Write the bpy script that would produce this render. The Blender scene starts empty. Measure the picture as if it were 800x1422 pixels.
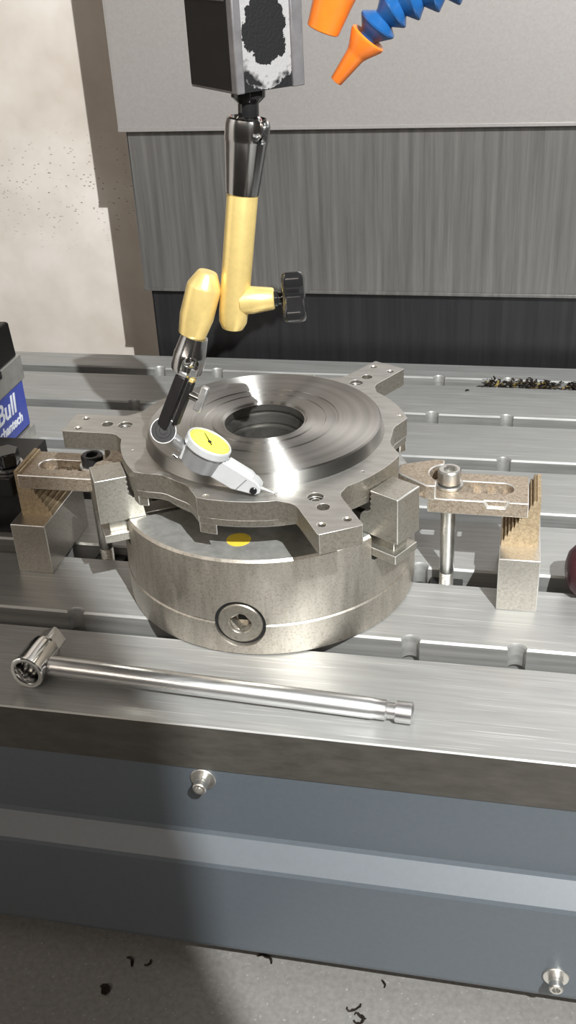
import bpy, bmesh, math, random
from mathutils import Vector, Matrix

random.seed(7)
S = 0.001                       # all dimensions below are millimetres
scene = bpy.context.scene
COL = scene.collection

# ------------------------------------------------------------------ camera
cam_d = bpy.data.cameras.new('camera')
cam = bpy.data.objects.new('camera', cam_d)
COL.objects.link(cam)
cam_d.sensor_fit = 'VERTICAL'
cam_d.sensor_height = 24.0
cam_d.sensor_width = 24.0
cam_d.lens = 1441.0 / 1422.0 * 24.0
cam_d.clip_start = 0.01
cam_d.clip_end = 20
_r = Vector((0.9781, 0.2021, -0.0494))
_d = Vector((0.0597, -0.4999, -0.8640))
_f = Vector((-0.1993, 0.8422, -0.5011))
m = Matrix.Identity(4)
for i in range(3):
    m[i][0] = _r[i]; m[i][1] = -_d[i]; m[i][2] = -_f[i]
m.translation = Vector((146, -564.2, 380.1)) * S
cam.matrix_world = m
scene.camera = cam

# ------------------------------------------------------------------ light
world = bpy.data.worlds.new('world')
scene.world = world
world.use_nodes = True
bg = world.node_tree.nodes['Background']
bg.inputs[0].default_value = (1.0, 0.88, 0.76, 1)
bg.inputs[1].default_value = 0.04

def lamp(name, kind, loc, target, power, color, **kw):
    d = bpy.data.lights.new(name, kind)
    d.energy = power
    d.color = color
    for k, v in kw.items():
        setattr(d, k, v)
    o = bpy.data.objects.new(name, d)
    COL.objects.link(o)
    o.location = Vector(loc) * S
    o.rotation_euler = (Vector(target) - Vector(loc)).to_track_quat('-Z', 'Y').to_euler()
    return o
LAMP = Vector((632, -989, 1216))
lamp('work_lamp_light', 'AREA', LAMP, (0, 0, 60), 53.0, (0.98, 1.0, 0.99), shape='DISK', size=0.014)
lamp('work_lamp_low_light', 'AREA', (622, -980, 690), (-60, 100, 80), 3.2, (1.0, 0.985, 0.95), shape='DISK', size=0.2)
lamp('room_light', 'AREA', (-700, -2500, 1650), (0, -100, 0), 20.0, (1.0, 0.88, 0.76), shape='RECTANGLE', size=2.2, size_y=0.5)

vs = scene.view_settings
vs.view_transform = 'Standard'
vs.look = 'None'
vs.gamma = 1.0
vs.use_curve_mapping = False
vs.exposure = 0.0

# ------------------------------------------------------------------ materials
MATS = {}
def new_mat(name):
    mt = bpy.data.materials.new(name)
    mt.use_nodes = True
    nt = mt.node_tree
    MATS[name] = mt
    return mt, nt, nt.nodes['Principled BSDF']
def coords(nt, scale=(1, 1, 1), rot=(0, 0, 0), kind='Object'):
    tc = nt.nodes.new('ShaderNodeTexCoord')
    mp = nt.nodes.new('ShaderNodeMapping')
    mp.inputs['Scale'].default_value = scale
    mp.inputs['Rotation'].default_value = rot
    nt.links.new(tc.outputs[kind], mp.inputs['Vector'])
    return mp.outputs[0]
def noise(nt, vec, scale, detail=3, rough=0.6):
    n = nt.nodes.new('ShaderNodeTexNoise')
    n.inputs['Scale'].default_value = scale
    n.inputs['Detail'].default_value = detail
    n.inputs['Roughness'].default_value = rough
    nt.links.new(vec, n.inputs['Vector'])
    return n.outputs['Fac']
def ramp(nt, fac, stops):
    r = nt.nodes.new('ShaderNodeValToRGB')
    el = r.color_ramp.elements
    while len(el) < len(stops):
        el.new(0.5)
    for e, (p, c) in zip(el, stops):
        e.position = p
        e.color = c if len(c) == 4 else (*c, 1)
    nt.links.new(fac, r.inputs[0])
    return r.outputs[0]
def grey(v): return (v, v, v, 1)
def mix(nt, fac, a, b, mode='MIX'):
    n = nt.nodes.new('ShaderNodeMix')
    n.data_type = 'RGBA'
    n.blend_type = mode
    for sock, val in ((n.inputs[0], fac), (n.inputs[6], a), (n.inputs[7], b)):
        if hasattr(val, 'links') or hasattr(val, 'is_linked'):
            nt.links.new(val, sock)
        elif isinstance(val, (int, float)):
            sock.default_value = val
        else:
            sock.default_value = val if len(val) == 4 else (*val, 1)
    return n.outputs[2]
def bump(nt, bsdf, h, strength=0.2, dist=0.0005):
    b = nt.nodes.new('ShaderNodeBump')
    b.inputs['Strength'].default_value = strength
    b.inputs['Distance'].default_value = dist
    nt.links.new(h, b.inputs['Height'])
    nt.links.new(b.outputs[0], bsdf.inputs['Normal'])

def plain(name, col, rough=0.5, metal=0.0, var=0.12, scale=150, coat=0.0, bmp=0.0, spec=0.5):
    mt, nt, b = new_mat(name)
    v = coords(nt)
    f = noise(nt, v, scale, 4)
    lo = tuple(c * (1 - var) for c in col); hi = tuple(min(1, c * (1 + var)) for c in col)
    nt.links.new(ramp(nt, f, [(0.3, lo), (0.7, hi)]), b.inputs['Base Color'])
    b.inputs['Roughness'].default_value = rough
    b.inputs['Metallic'].default_value = metal
    b.inputs['Coat Weight'].default_value = coat
    b.inputs['Coat Roughness'].default_value = max(0.1, rough - 0.02) if coat > 0.55 else 0.1
    if bmp:
        bump(nt, b, noise(nt, v, scale * 4, 3), bmp, 0.0003)
    b.inputs['Specular IOR Level'].default_value = spec
    return mt
def brushed(name, col, rough=0.32, metal=0.9, stretch=(8, 260, 260), var=0.18, rvar=0.10, bmp=0.12, blotch=0.0, blotch_col=(0.2, 0.15, 0.1), bscale=40, scratches=0.0):
    mt, nt, b = new_mat(name)
    v = coords(nt, stretch)
    f = noise(nt, v, 1.0, 6, 0.65)
    lo = tuple(c * (1 - var) for c in col); hi = tuple(min(1, c * (1 + var)) for c in col)
    base = ramp(nt, f, [(0.3, lo), (0.7, hi)])
    v2 = coords(nt)
    if blotch:
        g = noise(nt, v2, bscale, 6, 0.7)
        fac = ramp(nt, g, [(0.50, grey(0)), (0.68, grey(blotch))])
        base = mix(nt, fac, base, blotch_col)
    nt.links.new(base, b.inputs['Base Color'])
    big = noise(nt, v2, 25, 3)
    add = nt.nodes.new('ShaderNodeMath'); add.operation = 'ADD'
    nt.links.new(f, add.inputs[0]); nt.links.new(big, add.inputs[1])
    rr = ramp(nt, add.outputs[0], [(0.6, grey(max(0.03, rough - rvar))), (1.0, grey(rough + rvar))])
    add.use_clamp = False
    half = nt.nodes.new('ShaderNodeMath'); half.operation = 'MULTIPLY'; half.inputs[1].default_value = 0.8
    nt.links.new(rr, b.inputs['Roughness'])
    b.inputs['Metallic'].default_value = metal
    h = f
    if scratches:
        for rz, th in ((0.12, 0.66), (-0.5, 0.70), (1.1, 0.71)):
            g = noise(nt, coords(nt, (12, 900, 900), (0, 0, rz)), 1.0, 2, 0.5)
            fac = ramp(nt, g, [(th, grey(0)), (th + 0.03, grey(0.6))])
            base = mix(nt, fac, base, (0.62, 0.62, 0.61))
        nt.links.new(base, b.inputs['Base Color'])
    bump(nt, b, h, bmp, 0.0004)
    return mt

brushed('table_steel', (0.36, 0.362, 0.355), 0.36, 0.45, (14, 300, 300), 0.14, 0.08, 0.10, 0.3, (0.36, 0.345, 0.32), 28, scratches=1.0)
brushed('slot_steel', (0.34, 0.34, 0.33), 0.45, 0.6)
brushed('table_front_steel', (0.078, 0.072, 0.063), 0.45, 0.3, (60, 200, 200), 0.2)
brushed('chuck_steel', (0.58, 0.54, 0.48), 0.36, 0.95, (160, 160, 30), 0.16, 0.08, 0.25, 0.6, (0.26, 0.205, 0.15), 760)
brushed('chuck_top_steel', (0.46, 0.46, 0.44), 0.42, 0.7, (120, 120, 120), 0.2, 0.08, 0.15)
brushed('jaw_steel', (0.50, 0.48, 0.43), 0.36, 0.9, (800, 800, 800), 0.16, 0.06, 0.10, 0.5, (0.26, 0.22, 0.16), 480)
brushed('block_steel', (0.54, 0.51, 0.46), 0.36, 0.88, (900, 900, 900), 0.18, 0.06, 0.10, 0.5, (0.30, 0.26, 0.20), 520)
brushed('clamp_steel', (0.46, 0.39, 0.31), 0.45, 0.75, (800, 800, 800), 0.35, 0.08, 0.35, 0.75, (0.24, 0.16, 0.10), 420)
brushed('step_steel', (0.48, 0.38, 0.25), 0.5, 0.6, (800, 800, 800), 0.3, 0.08, 0.3, 0.6, (0.28, 0.19, 0.10), 420)
brushed('cast_steel', (0.42, 0.39, 0.34), 0.34, 0.92, (700, 700, 700), 0.18, 0.06, 0.10, 0.5, (0.20, 0.17, 0.13), 460)
brushed('milled_steel', (0.52, 0.51, 0.485), 0.30, 0.92, (60, 260, 60), 0.16, 0.08, 0.10)
brushed('bolt_steel', (0.60, 0.59, 0.56), 0.28, 0.95, (150, 150, 150), 0.12)
brushed('chrome', (0.72, 0.72, 0.71), 0.10, 1.0, (60, 60, 60), 0.05, 0.03, 0.02)
brushed('satin_chrome', (0.72, 0.72, 0.72), 0.28, 0.95, (30, 400, 400), 0.10, 0.06, 0.05)
brushed('bore_shade_steel', (0.20, 0.195, 0.18), 0.35, 0.9)  # darker than the disc: shade inside the bore put into the colour
brushed('dark_chrome', (0.44, 0.44, 0.44), 0.16, 1.0, (60, 60, 60), 0.08, 0.04, 0.03)
plain('black_chrome', (0.035, 0.035, 0.036), 0.12, 0.6, 0.1, coat=0.4)
brushed('edge_steel', (0.84, 0.83, 0.80), 0.30, 0.75, (200, 200, 200), 0.05, 0.04, 0.02)
plain('pole_steel', (0.25, 0.24, 0.245), 0.42, 0.6, 0.15)
plain('black_oxide', (0.022, 0.022, 0.023), 0.35, 0.4, 0.2)
plain('black_paint', (0.009, 0.008, 0.008), 0.40, 0.0, 0.2, bmp=0.05, spec=0.3)
plain('black_void', (0.006, 0.006, 0.006), 0.8)
plain('blue_label', (0.05, 0.075, 0.36), 0.35, 0.0, 0.08)
plain('white_print', (0.80, 0.82, 0.86), 0.5, 0.0, 0.03)
plain('aluminium', (0.47, 0.46, 0.43), 0.45, 0.7, 0.1)
plain('cover_paint', (0.082, 0.098, 0.114), 0.47, 0.0, 0.05, 300, bmp=0.06, spec=0.75)
plain('yellow_anodised', (0.82, 0.62, 0.24), 0.32, 0.5, 0.06, 200)
plain('dial_yellow', (0.84, 0.82, 0.06), 0.4, 0.0, 0.03, coat=0.5)
plain('indicator_grey', (0.56, 0.57, 0.575), 0.42, 0.3, 0.05)
plain('indicator_case', (0.26, 0.26, 0.265), 0.40, 0.4, 0.08)
plain('hose_blue', (0.012, 0.085, 0.26), 0.30, 0.0, 0.08)
plain('nozzle_orange', (0.86, 0.20, 0.02), 0.32, 0.0, 0.05)
plain('maroon_plastic', (0.06, 0.016, 0.022), 0.32, 0.0, 0.3, 400, bmp=0.2)
plain('sticker_yellow', (0.72, 0.52, 0.05), 0.5, 0.0, 0.1)
plain('chip_dark', (0.03, 0.022, 0.018), 0.45, 0.6, 0.4)
plain('chip_gold', (0.40, 0.30, 0.10), 0.35, 0.8, 0.4)

def make_special():
    # turned face: fine concentric grooves, radial streak
    mt, nt, b = new_mat('turned_steel')
    tc = nt.nodes.new('ShaderNodeTexCoord')
    sep = nt.nodes.new('ShaderNodeSeparateXYZ')
    nt.links.new(tc.outputs['Object'], sep.inputs[0])
    cmb = nt.nodes.new('ShaderNodeCombineXYZ')
    nt.links.new(sep.outputs[0], cmb.inputs[0]); nt.links.new(sep.outputs[1], cmb.inputs[1])
    ln = nt.nodes.new('ShaderNodeVectorMath'); ln.operation = 'LENGTH'
    nt.links.new(cmb.outputs[0], ln.inputs[0])
    n = nt.nodes.new('ShaderNodeTexNoise'); n.noise_dimensions = '1D'
    n.inputs['Scale'].default_value = 900; n.inputs['Detail'].default_value = 4
    nt.links.new(ln.outputs['Value'], n.inputs['W'])
    n2 = nt.nodes.new('ShaderNodeTexNoise'); n2.noise_dimensions = '1D'
    n2.inputs['Scale'].default_value = 130; n2.inputs['Detail'].default_value = 3
    nt.links.new(ln.outputs['Value'], n2.inputs['W'])
    nt.links.new(ramp(nt, n2.outputs['Fac'], [(0.3, (0.42, 0.415, 0.395)), (0.7, (0.52, 0.51, 0.49))]), b.inputs['Base Color'])
    nt.links.new(ramp(nt, n2.outputs['Fac'], [(0.3, grey(0.41)), (0.7, grey(0.36))]), b.inputs['Roughness'])
    b.inputs['Metallic'].default_value = 1.0
    b.inputs['Anisotropic'].default_value = 1.0
    b.inputs['Anisotropic Rotation'].default_value = 0.25
    tg = nt.nodes.new('ShaderNodeTangent'); tg.direction_type = 'RADIAL'; tg.axis = 'Z'
    nt.links.new(tg.outputs[0], b.inputs['Tangent'])
    bump(nt, b, n.outputs['Fac'], 0.10, 0.0002)
    # way-cover sheets: vertical wipe streaks
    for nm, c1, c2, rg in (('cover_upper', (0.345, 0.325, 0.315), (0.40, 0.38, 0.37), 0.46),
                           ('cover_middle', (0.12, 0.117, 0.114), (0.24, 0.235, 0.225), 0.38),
                           ('cover_lower_shaded', (0.022, 0.022, 0.024), (0.040, 0.040, 0.042), 0.42)):  # dark colour paints in table reflection and overlap shade
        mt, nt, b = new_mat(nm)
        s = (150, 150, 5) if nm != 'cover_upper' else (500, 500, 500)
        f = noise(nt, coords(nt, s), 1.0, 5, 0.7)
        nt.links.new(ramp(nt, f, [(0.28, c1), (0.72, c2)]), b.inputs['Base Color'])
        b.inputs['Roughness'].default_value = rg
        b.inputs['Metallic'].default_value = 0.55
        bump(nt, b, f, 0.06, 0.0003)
    # off-white enclosure paint with stuck chips and grime
    mt, nt, b = new_mat('enclosure_paint')
    v = coords(nt)
    cloud = ramp(nt, noise(nt, v, 9, 4), [(0.3, (0.56, 0.50, 0.44)), (0.65, (0.74, 0.69, 0.64))])
    vor = nt.nodes.new('ShaderNodeTexVoronoi'); vor.inputs['Scale'].default_value = 1.0
    vv = coords(nt, (150, 150, 330), (0, 0.5, 0))
    nt.links.new(vv, vor.inputs['Vector'])
    dash = ramp(nt, vor.outputs['Distance'], [(0.14, grey(1)), (0.24, grey(0))])
    # grime band around one height and spot on the wall
    geo = nt.nodes.new('ShaderNodeNewGeometry')
    dist = nt.nodes.new('ShaderNodeVectorMath'); dist.operation = 'DISTANCE'
    sc = nt.nodes.new('ShaderNodeVectorMath'); sc.operation = 'MULTIPLY'
    sc.inputs[1].default_value = (0.75, 1, 1.5)
    nt.links.new(geo.outputs['Position'], sc.inputs[0])
    nt.links.new(sc.outputs[0], dist.inputs[0])
    dist.inputs[1].default_value = (-0.335 * 0.75, 0.520, 0.130 * 1.5)
    where = ramp(nt, dist.outputs['Value'], [(0.02, grey(1)), (0.115, grey(0))])
    rnd = ramp(nt, noise(nt, v, 130, 2), [(0.46, grey(0)), (0.52, grey(1))])
    mm = mix(nt, 1.0, dash, where, 'MULTIPLY'); mm = mix(nt, 1.0, mm, rnd, 'MULTIPLY')
    nt.links.new(mix(nt, mm, cloud, (0.15, 0.12, 0.10)), b.inputs['Base Color'])
    b.inputs['Roughness'].default_value = 0.45
    # tray sheet
    mt, nt, b = new_mat('tray_steel')
    f = noise(nt, coords(nt, (300, 300, 300)), 1.0, 4)
    base = ramp(nt, f, [(0.3, (0.22, 0.210, 0.197)), (0.7, (0.29, 0.278, 0.262))])
    sp = ramp(nt, noise(nt, coords(nt), 420, 1), [(0.70, grey(0)), (0.74, grey(0.8))])
    nt.links.new(mix(nt, sp, base, (0.42, 0.41, 0.39)), b.inputs['Base Color'])
    b.inputs['Roughness'].default_value = 0.5
    b.inputs['Metallic'].default_value = 0.35
    # magnet face: black paint flaked off to bright metal around a round mark
    mt, nt, b = new_mat('flaked_face')
    tc = nt.nodes.new('ShaderNodeTexCoord')
    dist = nt.nodes.new('ShaderNodeVectorMath'); dist.operation = 'DISTANCE'
    sc = nt.nodes.new('ShaderNodeVectorMath'); sc.operation = 'MULTIPLY'
    sc.inputs[1].default_value = (1, 0, 0.8)
    nt.links.new(tc.outputs['Object'], sc.inputs[0])
    nt.links.new(sc.outputs[0], dist.inputs[0])
    dist.inputs[1].default_value = (0.0, 0, 0.0255 * 0.8)
    ns = noise(nt, tc.outputs['Object'], 110, 5, 0.65)
    ad = nt.nodes.new('ShaderNodeMath'); ad.operation = 'MULTIPLY_ADD'
    nt.links.new(ns, ad.inputs[0]); ad.inputs[1].default_value = 0.016
    nt.links.new(dist.outputs['Value'], ad.inputs[2])
    ringm = ramp(nt, ad.outputs[0], [(0.0, grey(0)), (0.0178, grey(0)), (0.0182, grey(1)), (0.0232, grey(1)), (0.0238, grey(0))])
    ringm.node.color_ramp.interpolation = 'CONSTANT'
    fleck = ramp(nt, noise(nt, tc.outputs['Object'], 60, 3), [(0.40, grey(0)), (0.46, grey(1))])
    ringm = mix(nt, 1.0, ringm, fleck, 'MULTIPLY')
    nt.links.new(mix(nt, ringm, (0.010, 0.010, 0.011, 1), (0.30, 0.29, 0.29, 1)), b.inputs['Base Color'])
    b.inputs['Roughness'].default_value = 0.45
    bump(nt, b, noise(nt, tc.outputs['Object'], 700, 3), 0.4, 0.0006)
make_special()

# ------------------------------------------------------------------ geometry helpers
class MB:
    """collects vertices (mm) and faces"""
    def __init__(self):
        self.v = []; self.f = []
    def add(self, vs, fs):
        o = len(self.v)
        self.v += [Vector(p) for p in vs]
        self.f += [tuple(i + o for i in f) for f in fs]
        return self
    def box(self, x0, x1, y0, y1, z0, z1):
        return self.add([(x0, y0, z0), (x1, y0, z0), (x1, y1, z0), (x0, y1, z0), (x0, y0, z1), (x1, y0, z1), (x1, y1, z1), (x0, y1, z1)],
                        [(0, 3, 2, 1), (4, 5, 6, 7), (0, 1, 5, 4), (1, 2, 6, 5), (2, 3, 7, 6), (3, 0, 4, 7)])
    def prism(self, pts, z0, z1, M=None):
        """polygon (CCW, local xy) pulled along local z; M maps local to world"""
        n = len(pts)
        vs = [Vector((x, y, z0)) for x, y in pts] + [Vector((x, y, z1)) for x, y in pts]
        if M is not None:
            vs = [M @ p for p in vs]
        fs = [tuple(range(n - 1, -1, -1)), tuple(range(n, 2 * n))]
        fs += [(i, (i + 1) % n, n + (i + 1) % n, n + i) for i in range(n)]
        return self.add(vs, fs)
    def rev(self, A, axis, prof, seg=40):
        """surface of revolution: prof = [(distance along axis, radius)]"""
        A = Vector(A); ax = Vector(axis).normalized()
        u = ax.orthogonal().normalized(); w = ax.cross(u)
        vs = []; rings = []
        for h, r in prof:
            c = A + ax * h
            if r < 1e-6:
                rings.append([len(vs)]); vs.append(c)
            else:
                rings.append(list(range(len(vs), len(vs) + seg)))
                vs += [c + (u * math.cos(2 * math.pi * k / seg) + w * math.sin(2 * math.pi * k / seg)) * r for k in range(seg)]
        fs = []
        for a, b in zip(rings, rings[1:]):
            for k in range(seg):
                k2 = (k + 1) % seg
                if len(a) == 1 and len(b) == 1:
                    continue
                if len(a) == 1:
                    fs.append((a[0], b[k2], b[k]))
                elif len(b) == 1:
                    fs.append((a[k], a[k2], b[0]))
                else:
                    fs.append((a[k], a[k2], b[k2], b[k]))
        if len(rings[0]) > 1 and rings[0] != rings[-1]:
            pass
        return self.add(vs, fs)
    def rod(self, A, B, r0, r1=None, ch=0.4, seg=32):
        A = Vector(A); B = Vector(B); L = (B - A).length
        r1 = r0 if r1 is None else r1
        return self.rev(A, B - A, [(0, 0), (0, r0 - ch), (ch, r0), (L - ch, r1), (L, r1 - ch), (L, 0)], seg)
    def tube(self, path, r, seg=8):
        P = [Vector(p) for p in path]; rings = []; vs = []
        for i, p in enumerate(P):
            d = (P[min(i + 1, len(P) - 1)] - P[max(i - 1, 0)]).normalized()
            u = d.cross(Vector((0.3, 0.2, 1))).normalized(); w = d.cross(u)
            rings.append(len(vs))
            vs += [p + (u * math.cos(2 * math.pi * k / seg) + w * math.sin(2 * math.pi * k / seg)) * r for k in range(seg)]
        fs = [tuple(range(seg - 1, -1, -1)), tuple(range(rings[-1], rings[-1] + seg))]
        for a, b in zip(rings, rings[1:]):
            fs += [(a + k, a + (k + 1) % seg, b + (k + 1) % seg, b + k) for k in range(seg)]
        return self.add(vs, fs)
    def mesh(self, name, origin=(0, 0, 0)):
        o = Vector(origin)
        me = bpy.data.meshes.new(name)
        me.from_pydata([tuple((p - o) * S) for p in self.v], [], self.f)
        bm = bmesh.new(); bm.from_mesh(me)
        bmesh.ops.remove_doubles(bm, verts=bm.verts, dist=1e-7)
        bmesh.ops.recalc_face_normals(bm, faces=bm.faces)
        bm.to_mesh(me); bm.free()
        return me

ORI = {}
def smooth(me, ang=32):
    me.polygons.foreach_set('use_smooth', [True] * len(me.polygons))
    me.set_sharp_from_angle(angle=math.radians(ang))
WORN = {'jaw_steel', 'block_steel', 'clamp_steel', 'milled_steel', 'cast_steel'}
def link(name, me, mat, parent=None, origin=None, bevel=0.0, ang=32):
    if mat and not len(me.materials):
        me.materials.append(MATS[mat])
    smooth(me, ang)
    o = bpy.data.objects.new(name, me)
    COL.objects.link(o)
    if parent is not None:
        o.parent = parent
    elif origin is not None:
        o.location = Vector(origin) * S
    if bevel:
        bv = o.modifiers.new('bevel', 'BEVEL')
        bv.width = bevel * S; bv.segments = 2; bv.limit_method = 'ANGLE'
        bv.angle_limit = math.radians(40); bv.use_clamp_overlap = True
        if mat in WORN:          # edges rubbed bright by handling
            me.materials.append(MATS['edge_steel']); bv.material = len(me.materials) - 1
    return o
def tag(o, label, cat, group=None):
    o['label'] = label; o['category'] = cat
    if group: o['group'] = group
    return o
def struct(o, label=None):
    o['kind'] = 'structure'
    if label: o['label'] = label
    return o
def thing(name, loc, label, cat, group=None):
    o = bpy.data.objects.new(name, None)
    o.empty_display_size = 0.02
    COL.objects.link(o)
    o.location = Vector(loc) * S
    ORI[o.name] = Vector(loc)
    return tag(o, label, cat, group)
def solid(name, mb, mat, loc, bevel=0.0, ang=32):
    """top-level single-mesh thing with its origin at loc"""
    o = link(name, mb.mesh(name, loc), mat, None, loc, bevel, ang)
    ORI[o.name] = Vector(loc)
    return o
def part(name, mb, mat, parent, bevel=0.0, ang=32, label=None):
    o = link(name, mb.mesh(name, ORI[parent.name]), mat, parent, None, bevel, ang)
    ORI[o.name] = ORI[parent.name]
    if label: o['label'] = label
    return o
def cut(o, cutters, solver='EXACT'):
    """bake boolean differences into o's mesh"""
    col = []
    for i, mb in enumerate(cutters):
        me = mb.mesh('cutter')
        c = bpy.data.objects.new('cutter', me)
        COL.objects.link(c)
        md = o.modifiers.new('cut', 'BOOLEAN')
        md.operation = 'DIFFERENCE'; md.solver = solver; md.object = c
        col.append(c)
    bv = [md for md in o.modifiers if md.type == 'BEVEL']
    for b in bv: b.show_viewport = False
    bpy.context.view_layer.update()
    dg = bpy.context.evaluated_depsgraph_get()
    me = bpy.data.meshes.new_from_object(o.evaluated_get(dg))
    for md in list(o.modifiers):
        if md.type == 'BOOLEAN': o.modifiers.remove(md)
    for b in bv: b.show_viewport = True
    o.data = me
    smooth(me)
    for c in col:
        d = c.data; bpy.data.objects.remove(c); bpy.data.meshes.remove(d)
    return o
def rot2(p, a):
    c, s = math.cos(a), math.sin(a)
    return (p[0] * c - p[1] * s, p[0] * s + p[1] * c)
def frame(o, x, y, z):
    M = Matrix.Identity(4)
    for i in range(3):
        M[i][0] = x[i]; M[i][1] = y[i]; M[i][2] = z[i]; M[i][3] = o[i]
    return M
def pol(r, deg): return (r * math.cos(math.radians(deg)), r * math.sin(math.radians(deg)))
D2R = math.pi / 180

# ================================================================== SETTING
mb = MB().box(-900, 900, 520, 526, -420, 900)
struct(link('wall_back', mb.mesh('wall_back'), 'enclosure_paint'))
mb = MB().box(-606, -600, -420, 520, -420, 900)
struct(link('wall_left', mb.mesh('wall_left'), 'enclosure_paint'))
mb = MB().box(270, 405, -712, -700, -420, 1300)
struct(link('light_blocker_1', mb.mesh('light_blocker_1'), 'enclosure_paint'))  # added unseen strip, blocks the work lamp to shape the left shadow edge
mb = MB().box(-600, 700, -690, 520, -192, -186)
struct(link('floor', mb.mesh('floor'), 'tray_steel'))

# telescopic way cover behind the table
wc = thing('way_cover', (0, 385, -40), 'telescopic sheet-metal way cover behind the slotted table', 'machine cover')
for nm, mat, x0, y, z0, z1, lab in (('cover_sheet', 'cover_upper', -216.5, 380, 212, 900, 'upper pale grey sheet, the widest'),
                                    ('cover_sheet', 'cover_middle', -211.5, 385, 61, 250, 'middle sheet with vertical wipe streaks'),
                                    ('cover_sheet', 'cover_lower_shaded', -206.5, 390, -60, 100, 'lowest sheet, dark with painted-in shade')):
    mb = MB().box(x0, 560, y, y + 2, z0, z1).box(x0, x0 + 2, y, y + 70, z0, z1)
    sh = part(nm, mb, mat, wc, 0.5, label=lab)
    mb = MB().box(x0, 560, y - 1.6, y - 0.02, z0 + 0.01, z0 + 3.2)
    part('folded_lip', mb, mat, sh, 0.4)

# ---------------- machine table with T-slots
YF, YB, TX = -158.0, 366.0, 560.0
prof = [(YF + 0.8, 0.0)]
ch = 1.3
for k in range(6):
    far = -66 + 80 * k; near = far - 18
    prof += [(near - 0.6, 0), (near, -0.6), (near, -15), (near - 7, -15), (near - 7, -27), (far + 7, -27), (far + 7, -15), (far, -15), (far, -ch), (far + ch, 0)]
prof += [(YB - 0.8, 0), (YB, -0.8), (YB, -31.5), (YF, -31.5), (YF, -0.8)]
MX = frame((0, 0, 0), (0, 1, 0), (0, 0, 1), (1, 0, 0))
mb = MB().prism([(y, z) for y, z in prof], -TX, TX, MX)
table = solid('machine_table', mb, 'table_steel', (0, 0, -31.5))
tag(table, 'long grey steel machine table with six parallel T-slots', 'machine table')
holes = {0: (-115, -178, 98.7, 161), 1: (96.6, 160), 2: (160,), 3: (-186, 147), 4: (-186, 84.4, 147.4), 5: (-187, -129, 84, 147)}
cs = MB()
for k, xs in holes.items():
    for x in xs:
        far = -66 + 80 * k
        cs.rev((x, far - 0.6, -22), (0, 0, 1), [(0, 0), (0, 5.4), (20.6, 5.4), (22.6, 6.6), (24, 6.6), (24, 0)], 28)
cut(table, [cs])
# material slots: ground top, dark slot walls and front
table.data.materials.clear()
for nm in ('table_steel', 'slot_steel', 'table_front_steel'):
    table.data.materials.append(MATS[nm])
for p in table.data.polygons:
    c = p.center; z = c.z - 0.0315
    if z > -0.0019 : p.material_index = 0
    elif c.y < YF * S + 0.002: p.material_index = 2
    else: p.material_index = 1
# pedestal under the table, hidden behind the cover
# ---------------- painted cover under the table front
mb = MB().prism([(-155, -32), (-157, -32), (-157, -80.5), (-158.2, -83.2), (-169, -94.4), (-170, -97), (-170, -165), (-169.2, -168), (-160, -168), (-160, -166.4), (-168, -166.2), (-168, -97.5), (-155.5, -84.5), (-155, -82)], -TX, TX, MX)
fc = solid('front_cover', mb, 'cover_paint', (0, -160, -168), 0.0, 12)
tag(fc, 'blue-grey painted sheet cover with a sloped ridge under the table front', 'machine cover')
fc.data.materials.clear(); fc.data.materials.append(MATS['cover_paint'])
for (x, y, z) in ((-8, -157, -39.5), (193, -170, -149)):
    mb = MB().rev((x, y, z), (0, -1, 0), [(-0.5, 0), (-0.5, 7.4), (0.9, 7.4), (1.3, 7.0), (1.3, 0)], 36)
    sc_ = part('screw', mb, 'bolt_steel', fc, label='chrome socket screw with a wide washer')
    mb = MB().rev((x, y, z), (0, -1, 0), [(1, 4.2), (4.4, 4.2), (4.6, 3.5), (5.2, 3.5), (5.4, 4.0), (8.6, 4.0), (9.2, 3.4), (9.2, 2.3), (6.6, 2.0), (6.6, 0)], 28)
    part('screw_head', mb, 'bolt_steel', sc_)

# ================================================================== CHUCK
chk = thing('lathe_chuck', (0, 0, 0), 'round three-jaw steel chuck standing on the machine table', 'chuck')
ANG = (-30.0, -150.6, 89.7)
def slot_cutters():
    out = []
    for a in ANG:
        M = Matrix.Translation((1.4, -2.0, 0)) @ Matrix.Rotation(a * D2R, 4, 'Z')
        out.append(MB().prism([(30, -10.8), (120, -10.8), (120, 10.8), (30, 10.8)], 48, 80, M))
    return out
PA = -88.8
pd = Vector((*pol(1, PA), 0)); PC = Vector((*pol(94, PA), 22.0))
pin_cut = MB().rev(PC - pd * 10, pd, [(0, 0), (0, 15.4), (8.5, 15.4), (10.6, 16.4), (16, 16.4), (16, 0)], 48)
mb = MB().rev((0, 0, 0), (0, 0, 1), [(21.8, 0), (21.8, 92.8), (22.3, 93.6), (64.6, 93.6), (66, 92.2), (66, 25), (40, 25), (40, 0)], 128)
body = part('chuck_body', mb, 'chuck_steel', chk)
cut(body, slot_cutters() + [pin_cut])
body.data.materials.append(MATS['chuck_top_steel'])
for p in body.data.polygons:
    if p.normal.z > 0.9: p.material_index = 1
mb = MB().rev((0, 0, 0), (0, 0, 1), [(0, 0), (0, 92.6), (1.0, 94), (20.8, 94), (21.6, 93.0), (21.6, 0)], 128)
basep = part('base_ring', mb, 'chuck_steel', chk)
cut(basep, [pin_cut])
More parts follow.
